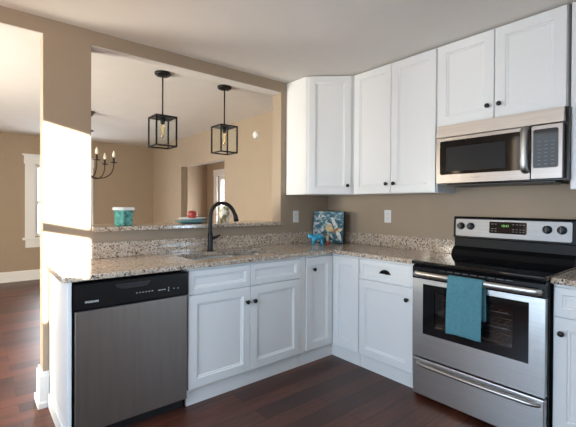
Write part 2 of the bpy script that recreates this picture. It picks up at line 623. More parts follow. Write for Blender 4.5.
# added unseen angled wall, its openings cut to shape the sun patch
J = Vector((-3.262, -4.19, 0))
E_ = Vector((-0.28, 0.96, 0))
N_ = Vector((-0.96, -0.28, 0))
struct('wall_sun_mask', cells(B(), [-0.53, 0.0, 0.50, 0.605, 2.0], [0, 0.95, 1.30, 1.524, 1.590, 2.224, CE], [(0, 0.50, 1.30, 1.524), (0.50, 0.605, 0.95, 1.524), (0, 0.605, 1.590, 2.224)], 0.0, 0.03, lambda u, v, w_: J + E_ * u + N_ * w_ + Vector((0, 0, v))), M['trim'], 'unseen angled wall added with cut-outs that shape the sun patch', 'wall')
struct('wall_left', cells(B(), [-2.27, -2.1, -0.7, T], [0, 0.5, 2.3, CE], [(-2.1, -0.7, 0.5, 2.3)], -3.85, -3.98, lambda u, v, w_: (w_, u, v)), M['wall'], 'taupe kitchen side wall with a window facing the range', 'wall')
# dining room shell
struct('wall_dining_far', cells(B(), [-5.2, -2.14, -1.36, RX + 0.12], [0, 0.74, 1.95, CD], [(-2.14, -1.36, 0.74, 1.95)], FARY, FARY + 0.13, lambda u, v, w_: (u, w_, v)), M['wall'], 'taupe far wall of the dining room with a white framed window', 'wall')
OY0, OY1, OZ = 1.99, 3.46, 1.955
struct('wall_dining_right', cells(B(), [T, OY0, OY1, FARY], [0, OZ, CD], [(OY0, OY1, 0, OZ)], RX, RX + 0.12, lambda u, v, w_: (w_, u, v)), M['wall'], 'tan dining room wall with a cased opening into the hall', 'wall')
struct('wall_dining_left', cells(B(), [T, 0.3, 1.7, FARY], [0, 0.4, 1.9, CD], [(0.3, 1.7, 0.4, 1.9)], -5.0, -5.13, lambda u, v, w_: (w_, u, v)), M['wall'], 'taupe dining room side wall with a broad window', 'wall')
struct('wall_dining_near', bx(-5.13, -4.0, 0.0, T, 0, CD), M['wall'], 'short taupe wall beside the dining room doorway', 'wall')
# hall behind the opening
HX = 1.25
struct('wall_hall', cells(B(), [1.0, 3.72, 4.52, 5.1], [0, 0.10, 1.93, CD], [(3.72, 4.52, 0.10, 1.93)], HX, HX + 0.12, lambda u, v, w_: (w_, u, v)), M['wall'], 'tan hall wall around the bright glazed door', 'wall')
struct('wall_hall_end', bx(RX + 0.12, HX, 5.0, 5.1, 0, CD), M['wall'], 'tan end wall of the hall beyond the opening', 'wall')
struct('wall_hall_near', bx(RX + 0.12, HX, 1.0, 1.1, 0, CD), M['wall'], 'tan near end wall of the hall', 'wall')

# white sheets painted in for light on the undersides of both headers
struct('lit_soffit_1', bx(PL + 0.001, PR - 0.001, 0.001, T - 0.001, ZP - 0.004, ZP - 0.0005), M['ceiling'], 'white sheet standing in for light on the underside of the pass-through header', 'trim')
struct('lit_soffit_2', bx(-3.299, CL - 0.001, 0.001, T - 0.001, ZP - 0.004, ZP - 0.0005), M['ceiling'], 'white sheet standing in for light on the underside of the doorway header', 'trim')
# white trims
def base_profile(h=0.14, t=0.016):
    return [(0, 0), (-t - 0.008, 0), (-t - 0.008, 0.018), (-t, 0.024), (-t, h - 0.02), (-t * 0.5, h - 0.004), (0, h)]


struct('baseboard_dining_far', prism(B(), [(FARY + a, z) for a, z in base_profile(0.17)], 'x', -5.0, RX - 0.02), M['trim'], 'tall white baseboard along the far dining room wall', 'baseboard')
struct('baseboard_dining_right', prism(B(), [(RX + a, z) for a, z in base_profile(0.17)], 'y', OY1, FARY - 0.026), M['trim'], 'white baseboard along the tan dining room wall', 'baseboard')
# baseboard wrapped round the end of the pass-through wall
bm = B()
x0, x1, y0, y1 = CL, -2.574, 0.0, T
for z0, z1, o_ in ((0, 0.035, 0.030), (0.035, 0.20, 0.019), (0.20, 0.222, 0.010)):
    pts = [(x1, y0), (x1, y0 - o_), (x0 - o_, y0 - o_), (x0 - o_, y1 + o_), (-2.3, y1 + o_), (-2.3, y1), (x0, y1), (x0, y0)]
    prism(bm, pts, 'z', z0, z1)
struct('baseboard_column', bm, M['trim'], 'white plinth baseboard around the foot of the wall end', 'baseboard')

# window in the far dining wall
wx0, wx1, wz0, wz1 = -2.14, -1.36, 0.74, 1.95
wn = thing('window_1', 'white trimmed double-hung window on the far dining room wall', 'window', ((wx0 + wx1) / 2, FARY, 0))
wn['kind'] = 'structure'
cx = (wx0 + wx1) / 2
hw = (wx1 - wx0) / 2
bm = B()
for s in (-1, 1):
    box(bm, s * (hw - 0.01), s * (hw + 0.135), -0.022, -0.001, wz0 - 0.02, wz1 + 0.01, 0.003)
box(bm, -hw - 0.15, hw + 0.15, -0.026, -0.001, wz1 + 0.01, wz1 + 0.145, 0.003)
box(bm, -hw - 0.175, hw + 0.175, -0.045, -0.001, wz1 + 0.145, wz1 + 0.175, 0.004)
obj('casing', bm, M['trim'], wn)
obj('sill', bx(-hw - 0.17, hw + 0.17, -0.06, -0.001, wz0 - 0.06, wz0 - 0.022, 0.004), M['trim'], wn)
obj('apron', bx(-hw - 0.13, hw + 0.13, -0.02, -0.001, wz0 - 0.19, wz0 - 0.062, 0.003), M['trim'], wn)
zm = 1.315
for nm, za, zb, yy in (('upper_sash', zm - 0.02, wz1, 0.06), ('lower_sash', wz0, zm + 0.02, 0.03)):
    sh = obj(nm, cells(B(), [-hw, -hw + 0.05, hw - 0.05, hw], [za, za + 0.045, zb - 0.045, zb], [(-hw + 0.05, hw - 0.05, za + 0.045, zb - 0.045)], yy, yy + 0.03, lambda u, v, w_: (u, w_, v)), M['trim'], wn)
    obj('pane', bx(-hw + 0.05, hw - 0.05, yy + 0.013, yy + 0.017, za + 0.045, zb - 0.045), M['pane'], sh)

# glazed hall door seen through the opening
dr = thing('door_1', 'white trimmed door with a bright full-length glass pane in the hall', 'door', (HX, 4.12, 0), -PI / 2)
dr['kind'] = 'structure'
bm = B()
for s in (-1, 1):
    box(bm, s * 0.39, s * 0.53, -0.025, -0.001, 0.0, 1.92, 0.003)
box(bm, -0.54, 0.54, -0.028, -0.001, 1.921, 2.06, 0.003)
obj('casing', bm, M['trim'], dr)
lf = obj('door_leaf', cells(B(), [-0.40, -0.32, 0.32, 0.40], [0.10, 0.40, 1.84, 1.93], [(-0.32, 0.32, 0.40, 1.84)], 0.03, 0.07, lambda u, v, w_: (u, w_, v)), M['trim'], dr)
obj('pane', bx(-0.32, 0.32, 0.048, 0.052, 0.40, 1.84), M['pane'], lf)

# smoke detector on the dining room wall
sd = thing('smoke_detector', 'round white detector high on the tan dining room wall', 'detector', (RX, 1.19, 2.195), -PI / 2)
obj('base', lathe(B(), [(0, 0), (0.052, 0), (0.052, 0.008), (0, 0.008)], (0, 0, 0), '-y', 28), M['plastic_white'], sd)
obj('cover', lathe(B(), [(0.049, 0.008), (0.049, 0.022), (0.042, 0.032), (0.022, 0.034), (0.020, 0.030), (0.010, 0.030), (0.009, 0.035), (0, 0.036)], (0, 0, 0), '-y', 28), M['plastic_white'], sd)

# ------------------------------------------------------------------ base cabinets
FA, FB = -0.573, -0.548         # carcass fronts of the two runs (doors stand 2 cm proud)
ZT = 0.878                      # top of the carcasses
KT = 0.10


def toe(parent, w, depth):
    obj('toe_kick', bx(0, w, -depth + 0.005, -depth + 0.025, 0.0, KT - 0.001, 0.001), M['white'], parent)


# sink base
sx0, sx1 = -1.897, -0.944
w_ = sx1 - sx0
c = thing('sink_base_cabinet', 'white shaker double-door base cabinet under the sink', 'cabinet', (sx0, 0, 0))
bm = B()
box(bm, 0, 0.018, FA, -0.012, KT, ZT); box(bm, w_ - 0.018, w_, FA, -0.012, KT, ZT)
box(bm, 0.018, w_ - 0.018, -0.020, -0.012, KT, ZT); box(bm, 0.018, w_ - 0.018, FA, -0.020, KT, KT + 0.018)
box(bm, 0.018, w_ - 0.018, FA, FA + 0.018, KT + 0.018, ZT)
obj('body', bm, M['white'], c)
toe(c, w_, 0.571)
hw = w_ / 2
for k in range(2):
    obj('drawer_front', shaker(hw - 0.004, 0.148, rail=0.036), M['white'], c, (0.002 + k * hw, FA, 0.716))
    add_door(c, 0.002 + k * hw, 0.112, hw - 0.004, 0.595, FA, (hw - 0.034 if k == 0 else 0.030, 0.493))

# corner carousel cabinet
c = thing('corner_base_cabinet', 'white corner base cabinet with two narrow doors meeting at the inside corner', 'cabinet', (0, 0, 0))
bm = prism(B(), [(-0.942, -0.012), (-0.012, -0.012), (-0.012, -0.867), (FB, -0.867), (FB, FA), (-0.942, FA)], 'z', KT, ZT)
obj('body', bm, M['white'], c)
bm = prism(B(), [(-0.942, -0.566), (-0.541, -0.566), (-0.541, -0.867), (-0.521, -0.867), (-0.521, -0.546), (-0.942, -0.546)], 'z', 0, KT - 0.001)
obj('toe_kick', bm, M['white'], c)
obj('filler_stile', bx(-0.940, -0.885, FA - 0.012, FA, KT, ZT - 0.002, 0.001), M['white'], c)
d = add_door(c, -0.872, 0.112, 0.302, 0.752, FA, (0.075, 0.655), rail=0.060)
dB = obj('door', shaker(0.272, 0.752, rail=0.062), M['white'], c, (FB, FA - 0.022, 0.112), (0, 0, -PI / 2))

# drawer base on the range wall
c = thing('drawer_base_cabinet', 'narrow white base cabinet with one drawer and door beside the range', 'cabinet', (0, -0.871, 0), -PI / 2)
w_ = 0.478
obj('body', bx(0, w_, FB, -0.012, KT, ZT, 0.001), M['white'], c)
toe(c, w_, 0.546)
d = obj('drawer', shaker(w_ - 0.006, 0.148, rail=0.036), M['white'], c, (0.003, FB, 0.716))


def cup_pull():
    bm = B()
    n, mm = 14, 6
    rows = []
    for j in range(mm + 1):
        b = (PI / 2) * j / mm
        row = []
        for i in range(n + 1):
            a = PI * i / n
            row.append(bm.verts.new((0.044 * math.cos(a) * (0.55 + 0.45 * math.cos(b)), -0.026 * math.sin(b) - 0.0, 0.030 * math.sin(a) * math.cos(b * 0.85))))
        rows.append(row)
    for r1, r2 in zip(rows, rows[1:]):
        for i in range(n):
            f = bm.faces.new([r1[i], r1[i + 1], r2[i + 1], r2[i]])
            f.smooth = True
    bmesh.ops.solidify(bm, geom=bm.faces[:], thickness=0.003)
    box(bm, -0.048, 0.048, -0.002, 0.0, -0.002, 0.006)
    return bm


obj('cup_pull', cup_pull(), M['bronze'], d, (0.237, -0.0135, 0.062))
add_door(c, 0.003, 0.112, w_ - 0.006, 0.595, FB, (w_ - 0.050, 0.512))

# base cabinet on the near side of the range
c = thing('drawer_base_cabinet', 'white base cabinet cut by the photo edge, with its knob beside the range', 'cabinet', (0, -2.157, 0), -PI / 2)
w_ = 0.60
obj('body', bx(0, w_, FB, -0.012, KT, ZT, 0.001), M['white'], c)
toe(c, w_, 0.546)
d = obj('drawer', shaker(w_ - 0.012, 0.148, rail=0.036), M['white'], c, (0.006, FB, 0.716))
obj('cup_pull', cup_pull(), M['bronze'], d, (0.294, -0.0135, 0.062))
add_door(c, 0.006, 0.112, w_ - 0.012, 0.595, FB, (0.036, 0.515))

# end panel of the peninsula
ep = obj('end_panel', bx(-2.572, -2.5535, -0.598, -0.001, 0.0, 0.880, 0.0015), M['white'])
tag(ep, 'tall white end panel closing the run beside the dishwasher', 'panel')
obj('base_strip', bx(-2.583, -2.573, -0.598, -0.04, 0.0, 0.09, 0.003), M['white'], ep)

# ------------------------------------------------------------------ dishwasher
dw = thing('dishwasher', 'stainless dishwasher with a black control strip at the end of the run', 'dishwasher', (-2.552, 0, 0))
W_ = 0.647
DF = -0.606
obj('tub', bx(0.004, W_ - 0.004, -0.56, -0.03, 0.10, 0.868), M['black_plastic'], dw)
obj('toe_plate', bx(0.006, W_ - 0.006, -0.545, -0.525, 0.0, 0.10), M['black_plastic'], dw)
obj('door', bx(0.012, W_ - 0.004, DF, -0.562, 0.070, 0.722, 0.006, 3), M['steel_dark'], dw)
bm = B()
prism(bm, [(-0.562, 0.726), (DF - 0.004, 0.726), (DF - 0.006, 0.735), (DF - 0.002, 0.862), (DF + 0.006, 0.868), (-0.562, 0.868)], 'x', 0.004, W_ - 0.002)
cp = obj('control_panel', bm, M['black'], dw)
bm = B()
pts = [(0.205, 0.845), (0.225, 0.822), (0.26, 0.813), (0.36, 0.813), (0.395, 0.822), (0.415, 0.845)]
prism(bm, pts, 'y', DF - 0.0065, DF - 0.003)
obj('handle_recess', bm, M['black_plastic'], cp)
obj('handle_lip', tube(B(), smooth_path([(x, DF - 0.006, z) for x, z in pts]), 0.003, 8), M['black'], cp)
lettering('logo', 'FRIGIDAIRE', 0.0145, M['silver_print'], cp, (0.092, DF - 0.0062, 0.768), sx=0.92)
bm = B()
for x, z, ww in [(0.325 + 0.018 * k, 0.781, 0.007) for k in range(6)] + [(0.455 + 0.012 * k, 0.779, 0.008) for k in range(4)] + [(0.515, 0.788, 0.006), (0.515, 0.779, 0.006), (0.515, 0.768, 0.006), (0.548, 0.778, 0.006), (0.575, 0.776, 0.006)]:
    obj('button_marking', bx(x, x + ww, DF - 0.0064, DF - 0.004, z - 0.0018, z + 0.0018), M['white_print'], cp)

# ------------------------------------------------------------------ worktop, bar top, sink, faucet
ct = B()
us = [-2.602, -0.588, -0.003]
prism(ct, [(-2.602, -0.003), (-0.003, -0.003), (-0.003, -1.374), (-0.590, -1.374), (-0.590, -0.614), (-2.58, -0.614), (-2.594, -0.608), (-2.602, -0.594)], 'z', 0.882, 0.914)
top = obj('countertop', ct, M['granite'])
bv = top.modifiers.new('b', 'BEVEL'); bv.width = 0.006; bv.segments = 3; bv.limit_method = 'ANGLE'
SX0, SX1, SY0, SY1 = -1.80, -1.04, -0.47, -0.14


def rrect(x0, x1, y0, y1, r, n=6):
    p = []
    for cx_, cy_, a0 in ((x1 - r, y1 - r, 0), (x0 + r, y1 - r, PI / 2), (x0 + r, y0 + r, PI), (x1 - r, y0 + r, 1.5 * PI)):
        for k in range(n + 1):
            a = a0 + PI / 2 * k / n
            p.append((cx_ + r * math.cos(a), cy_ + r * math.sin(a)))
    return p


cut = obj('cutter', prism(B(), rrect(SX0, SX1, SY0, SY1, 0.07), 'z', 0.8, 1.0), M['granite'])
bo = top.modifiers.new('c', 'BOOLEAN'); bo.operation = 'DIFFERENCE'; bo.object = cut; bo.solver = 'EXACT'
bpy.context.view_layer.update()
me = bpy.data.meshes.new_from_object(top.evaluated_get(bpy.context.evaluated_depsgraph_get()))
top.modifiers.clear()
top.data = me
top.name = 'countertop'
bpy.data.objects.remove(cut)
tag(top, 'L-shaped speckled beige granite worktop running from the dishwasher round to the range', 'countertop')
tag(obj('backsplash', bx(-2.602, -0.024, -0.022, -0.002, 0.9145, 1.022, 0.002), M['granite']), 'long granite backsplash strip along the wall behind the sink and faucet', 'backsplash')
tag(obj('backsplash', bx(-0.022, -0.002, -1.374, -0.025, 0.9145, 1.022, 0.002), M['granite']), 'granite backsplash strip between the painting and the range', 'backsplash')

top2 = obj('countertop', bx(-0.590, -0.003, -2.79, -2.152, 0.882, 0.914, 0.006, 3), M['granite'])
tag(top2, 'short granite worktop on the near side of the range by the photo edge', 'countertop')
tag(obj('backsplash', bx(-0.022, -0.003, -2.79, -2.152, 0.9145, 1.022, 0.002), M['granite']), 'granite backsplash strip on the near side of the range by the photo edge', 'backsplash')

bar = obj('bar_top', bx(PL + 0.002, PR - 0.002, -0.045, 0.36, 1.0985, ZBAR, 0.007, 3), M['granite'])
tag(bar, 'raised granite bar ledge in the pass-through opening above the sink', 'countertop')

# double bowl sink hung under the worktop
sk = thing('kitchen_sink', 'undermounted stainless double-bowl sink in the granite worktop', 'sink', ((SX0 + SX1) / 2, (SY0 + SY1) / 2, 0.88))
hx, hy = (SX1 - SX0) / 2, (SY1 - SY0) / 2
DIV = 0.135


def bowl(x0, x1, depth):
    bm = B()
    rings = []
    for ins, z in ((-0.012, 0.0), (0.0, 0.0), (0.003, -0.01), (0.012, -depth + 0.03), (0.035, -depth), ):
        rings.append([bm.verts.new((x, y, z)) for x, y in rrect(x0 + ins, x1 - ins, -hy + ins, hy - ins, max(0.02, 0.07 - ins * 0.5))])
    n = len(rings[0])
    for a, b in zip(rings, rings[1:]):
        for k in range(n):
            f = bm.faces.new([a[k], a[(k + 1) % n], b[(k + 1) % n], b[k]])
            f.smooth = True
    bm.faces.new(rings[-1])
    bmesh.ops.recalc_face_normals(bm, faces=bm.faces[:])
    bmesh.ops.reverse_faces(bm, faces=bm.faces[:])
    return bm


obj('bowl', bowl(-hx, DIV - 0.014, 0.19), M['sink_steel'], sk)
obj('bowl', bowl(DIV + 0.014, hx, 0.16), M['sink_steel'], sk)
obj('divider', bx(DIV - 0.011, DIV + 0.011, -hy + 0.01, hy - 0.01, -0.03, 0.001, 0.006, 3), M['sink_steel'], sk)
for xx, dd in ((-0.13, 0.19), (0.26, 0.16)):
    obj('drain', lathe(B(), [(0, 0.001), (0.02, 0.001), (0.028, 0.004), (0.042, 0.003), (0.044, 0.0)], (xx, 0, -dd), 'z'), M['steel'], sk)

# gooseneck faucet
fx, fy = -1.463, -0.085
fa = thing('faucet', 'tall black gooseneck pull-down faucet behind the sink', 'faucet', (fx, fy, 0.9148), R(-14))
obj('base', lathe(B(), [(0, 0), (0.030, 0), (0.030, 0.006), (0.024, 0.010), (0.0215, 0.02), (0.0215, 0.135), (0.018, 0.150), (0, 0.150)], n=28), M['bronze'], fa)
path = [(0, 0, 0.14), (0, 0, 0.25), (0.004, 0, 0.30), (0.022, 0, 0.348), (0.06, 0, 0.380), (0.105, 0, 0.386), (0.150, 0, 0.372), (0.186, 0, 0.336), (0.206, 0, 0.295)]
obj('neck', tube(B(), smooth_path(path), 0.0155, 16), M['bronze'], fa)
obj('spray_head', tube(B(), [(0.205, 0, 0.297), (0.208, 0, 0.292), (0.214, 0, 0.265), (0.221, 0, 0.238), (0.222, 0, 0.234)], [0.0155, 0.0185, 0.020, 0.0205, 0.016], 18), M['bronze'], fa)
obj('lever', tube(B(), [(0.018, -0.004, 0.105), (0.036, -0.012, 0.108), (0.075, -0.028, 0.128)], [0.015, 0.012, 0.008], 12), M['bronze'], fa)

# ------------------------------------------------------------------ wall cabinets
ZB, ZU = 1.387, 2.458
CA, CB, BD = -0.596, -0.573, -0.279


c = thing('corner_wall_cabinet', 'white diagonal corner wall cabinet with one door, above the painting', 'cabinet', (0, 0, 0))
obj('body', prism(B(), [(-0.003, -0.003), (CA, -0.003), (CA, BD), (BD, CB), (-0.003, CB)], 'z', ZB, ZU), M['white'], c)
dv = Vector((BD - CA, CB - BD, 0))
L = dv.length
ang = math.atan2(dv.y, dv.x)
dn = dv.normalized()
off = 0.026
p = Vector((CA, BD, 0)) + dn * off
d = obj('door', shaker(L - 2 * off, ZU - ZB - 0.012, rail=0.058), M['white'], c, (p.x, p.y, ZB + 0.004), (0, 0, ang))
add_knob(d, L - 2 * off - 0.032, 0.075)

c = thing('double_wall_cabinet', 'tall white two-door wall cabinet between the corner cabinet and the microwave', 'cabinet', (0, CB - 0.003, 0), -PI / 2)
w_ = 1.363 - 0.577
obj('body', bx(0, w_, BD, -0.003, ZB, ZU, 0.001), M['white'], c)
hw = (w_ - 0.02) / 2
for k in range(2):
    add_door(c, 0.014 + k * (hw + 0.001), ZB + 0.004, hw - 0.002, ZU - ZB - 0.012, BD, (hw - 0.036 if k == 0 else 0.034, 0.077), rail=0.062)

ZMC = 1.862
c = thing('short_wall_cabinet', 'short white two-door wall cabinet over the microwave', 'cabinet', (0, -1.366, 0), -PI / 2)
w_ = 2.145 - 1.368
obj('body', bx(0, w_, BD, -0.003, ZMC, ZU, 0.001), M['white'], c)
hw = w_ / 2
for k in range(2):
    add_door(c, 0.004 + k * hw, ZMC + 0.004, hw - 0.006, ZU - ZMC - 0.012, BD, (hw - 0.040 if k == 0 else 0.032, 0.085), rail=0.062)

c = thing('tall_wall_cabinet', 'tall white wall cabinet cut off by the photo edge beside the microwave', 'cabinet', (0, -2.160, 0), -PI / 2)
w_ = 0.45
obj('body', bx(0, w_, BD, -0.003, ZB, ZU, 0.001), M['white'], c)
add_door(c, 0.006, ZB + 0.004, w_ - 0.012, ZU - ZB - 0.012, BD, (w_ - 0.05, 0.077), rail=0.058)

# ------------------------------------------------------------------ over-range microwave
mw = thing('microwave', 'stainless over-the-range microwave under the short wall cabinet', 'microwave', (0, -1.400, 0), -PI / 2)
W_ = 0.752
ZM0, ZM1 = 1.440, 1.856
obj('body', bx(0.0, W_ + 0.014, -0.335, -0.004, ZM0, ZM1, 0.002), M['black'], mw)
obj('vent_strip', prism(B(), [(-0.336, 1.768), (-0.381, 1.768), (-0.368, 1.853), (-0.336, 1.853)], 'x', 0.004, W_ - 0.002), M['steel'], mw)
XS = 0.590
d = obj('door', cells(B(), [0.006, 0.036, 0.570, XS - 0.002], [ZM0 + 0.008, 1.508, 1.738, 1.762], [(0.036, 0.570, 1.508, 1.738)], -0.380, -0.337, lambda u, v, w2: (u, w2, v)), M['steel_mw'], mw)
obj('window', prism(B(), rrect(0.034, 0.572, 1.506, 1.740, 0.014), 'y', -0.3815, -0.340), M['black_glass'], d)
obj('screen', bx(0.080, 0.455, -0.3822, -0.381, 1.528, 1.694), mat('perforated_window_screen', (0.012, 0.012, 0.013), 0.4, var=0.3, scale=400, spec=0.15), d)
hp = [(0.567, -0.378, 1.757), (0.567, -0.408, 1.742), (0.567, -0.418, 1.69), (0.567, -0.420, 1.625), (0.567, -0.418, 1.56), (0.567, -0.408, 1.508), (0.567, -0.378, 1.495)]
hb = tube(B(), smooth_path(hp, 6), 0.014, 16)
for v in hb.verts: v.co.x = 0.567 + (v.co.x - 0.567) * 1.5
obj('handle', hb, M['handle_steel'], d)
lettering('logo', 'FRIGIDAIRE', 0.0115, M['grey_print'], d, (0.275, -0.3806, 1.478), sx=1.0)
pn = obj('control_panel', bx(XS + 0.002, W_ - 0.004, -0.380, -0.337, ZM0 + 0.008, 1.762, 0.003), M['steel_mw'], mw)
obj('keypad', prism(B(), rrect(0.604, 0.728, 1.512, 1.738, 0.012), 'y', -0.3815, -0.379), mat('glossy_keypad', (0.03, 0.04, 0.05), 0.05, var=0.1), pn)
bm = B()
for j in range(7):
    for i in range(3):
        box(bm, 0.626 + i * 0.033, 0.644 + i * 0.033, -0.3822, -0.381, 1.532 + j * 0.022, 1.5345 + j * 0.022)
obj('key_markings', bm, M['grey_print'], pn)
obj('underside_grille', bx(0.05, W_ - 0.05, -0.32, -0.06, ZM0 - 0.012, ZM0 - 0.0005, 0.003), M['black_plastic'], mw)

# ------------------------------------------------------------------ range
rg = thing('range', 'freestanding stainless electric range with black glass cooktop', 'stove', (0, -1.384, 0), -PI / 2)
W_ = 0.764
FR = -0.605                      # plane of body front; door stands proud
bm = B()
box(bm, 0.0, 0.02, -0.590, -0.03, 0.02, 0.895); box(bm, W_ - 0.02, W_, -0.590, -0.03, 0.02, 0.895)
box(bm, 0.02, W_ - 0.02, -0.05, -0.03, 0.02, 0.895); box(bm, 0.02, W_ - 0.02, -0.585, -0.05, 0.02, 0.03)
box(bm, 0.02, W_ - 0.02, -0.588, -0.05, 0.80, 0.81)
obj('body', bm, M['black'], rg)
# oven cavity behind the window
bm = B()
box(bm, 0.06, 0.07, -0.580, -0.10, 0.35, 0.78); box(bm, W_ - 0.07, W_ - 0.06, -0.580, -0.10, 0.35, 0.78)
box(bm, 0.06, W_ - 0.06, -0.11, -0.10, 0.35, 0.78); box(bm, 0.06, W_ - 0.06, -0.58, -0.10, 0.34, 0.35); box(bm, 0.06, W_ - 0.06, -0.58, -0.10, 0.78, 0.79)
obj('oven_cavity', bm, M['cavity'], rg)
for zz in (0.48, 0.58, 0.67):
    bm = B()
    for yy in (-0.57, -0.35, -0.14):
        tube(bm, [(0.072, yy, zz), (W_ - 0.072, yy, zz)], 0.0035, 6)
    for k in range(15):
        xx = 0.09 + k * (W_ - 0.18) / 14
        tube(bm, [(xx, -0.57, zz + 0.003), (xx, -0.14, zz + 0.003)], 0.002, 6)
    obj('oven_rack', bm, M['rack'], rg)
# storage drawer
d = obj('drawer', bx(0.005, W_ - 0.004, -0.636, -0.592, 0.030, 0.272, 0.006, 3), M['steel_h'], rg)
hp = [(0.040, -0.634, 0.240), (0.052, -0.650, 0.240), (0.10, -0.660, 0.240), (0.387, -0.668, 0.240), (W_ - 0.10, -0.660, 0.240), (W_ - 0.045, -0.650, 0.240), (W_ - 0.028, -0.634, 0.240)]
obj('handle', tube(B(), smooth_path(hp, 8), 0.0125, 14), M['handle_steel'], d)
# oven door
WX0, WX1, WZ0, WZ1 = 0.080, 0.682, 0.447, 0.768
d = obj('oven_door', cells(B(), [0.005, WX0, WX1, W_ - 0.004], [0.284, WZ0, WZ1, 0.803], [(WX0, WX1, WZ0, WZ1)], -0.636, -0.592, lambda u, v, w2: (u, w2, v)), M['steel_h'], rg)
obj('window_frame', cells(B(), [WX0 - 0.004, WX0 + 0.075, WX1 - 0.075, WX1 + 0.004], [WZ0 - 0.004, WZ0 + 0.055, WZ1 - 0.045, WZ1 + 0.004], [(WX0 + 0.075, WX1 - 0.075, WZ0 + 0.055, WZ1 - 0.045)], -0.638, -0.625, lambda u, v, w2: (u, w2, v)), M['black_glass'], d)
obj('window', bx(WX0 + 0.074, WX1 - 0.074, -0.634, -0.630, WZ0 + 0.054, WZ1 - 0.044), M['oven_glass'], d)
obj('top_rail', prism(B(), [(-0.592, 0.805), (-0.640, 0.805), (-0.640, 0.880), (-0.625, 0.893), (-0.592, 0.893)], 'x', 0.002, W_ - 0.002), M['black'], d)
hp = [(0.026, -0.638, 0.838), (0.036, -0.655, 0.838), (0.07, -0.666, 0.838), (0.387, -0.672, 0.838), (W_ - 0.07, -0.666, 0.838), (W_ - 0.032, -0.655, 0.838), (W_ - 0.022, -0.638, 0.838)]
hb = tube(B(), smooth_path(hp, 8), 0.012, 16)
for v in hb.verts: v.co.z = 0.838 + (v.co.z - 0.838) * 1.6
obj('handle', hb, M['handle_steel'], d)
bm = B()
for k in range(9):
    x = 0.19 + k * 0.048
    box(bm, x, x + 0.034, -0.6415, -0.639, 0.872, 0.877)
obj('vent_slots', bm, M['cavity'], d)
# cooktop
ck = obj('cooktop', bx(-0.004, W_ + 0.004, -0.652, -0.055, 0.897, 0.921, 0.008, 3), M['black_glass'], rg)
ring_m = mat('grey_burner_outline', (0.07, 0.07, 0.075), 0.25)
for bx_, by_, br_ in ((0.20, -0.47, 0.115), (0.58, -0.47, 0.095), (0.20, -0.20, 0.080), (0.58, -0.20, 0.105)):
    bm = B()
    n = 48
    for r_ in (br_, br_ * 0.62):
        a_ = [bm.verts.new((bx_ + (r_) * math.cos(2 * PI * k / n), by_ + (r_) * math.sin(2 * PI * k / n), 0.9214)) for k in range(n)]
        b_ = [bm.verts.new((bx_ + (r_ - 0.003) * math.cos(2 * PI * k / n), by_ + (r_ - 0.003) * math.sin(2 * PI * k / n), 0.9214)) for k in range(n)]
        for k in range(n):
            bm.faces.new([a_[k], a_[(k + 1) % n], b_[(k + 1) % n], b_[k]])
    obj('burner_ring', bm, ring_m, ck)
# backguard
bg = obj('backguard', prism(B(), [(-0.012, 0.915), (-0.115, 0.921), (-0.095, 0.958), (-0.062, 0.985), (-0.056, 1.045), (-0.078, 1.052), (-0.070, 1.195), (-0.058, 1.208), (-0.025, 1.208), (-0.012, 1.195)], 'x', 0.004, W_ - 0.004), M['black_matte'], rg)
tl = -math.atan2(0.008, 0.143)
bm = prism(B(), rrect(0.022, W_ - 0.022, 0.008, 0.134, 0.012), 'y', -0.0035, 0.0)
fc = obj('fascia', bm, M['steel_soft'], bg, (0, -0.0785, 1.056), (tl, 0, 0))
obj('display_panel', prism(B(), rrect(0.262, 0.496, 0.040, 0.122, 0.008), 'y', -0.0055, -0.003), M['black_glass'], fc)
lettering('display_digits', '10:41', 0.023, M['green_led'], fc, (0.365, -0.0058, 0.093), depth=0.0003)
bm = B()
for x in (0.282, 0.304, 0.415, 0.437, 0.459, 0.478):
    for z in (0.056, 0.072, 0.105):
        obj('button_marking', bx(x - 0.006, x + 0.006, -0.0058, -0.0050, z - 0.0016, z + 0.0016), M['grey_print'], fc)
lettering('logo', 'FRIGIDAIRE', 0.0125, M['grey_print'], fc, (0.375, -0.0040, 0.022), sx=1.0)
for x in (0.062, 0.133, 0.612, 0.690):
    k = obj('knob', lathe(B(), [(0, 0.0), (0.027, 0.0), (0.027, 0.004), (0.0225, 0.007), (0.0205, 0.026), (0.017, 0.029), (0, 0.029)], (0, 0, 0), '-y', 28), M['black_plastic'], fc, (x, -0.0036, 0.082))
    obj('pointer', bx(-0.0035, 0.0035, -0.033, -0.010, -0.021, 0.021, 0.001), M['black'], k)
lettering('dial_mark', '.', 0.03, M['grey_print'], fc, (0.650, -0.0038, 0.118))

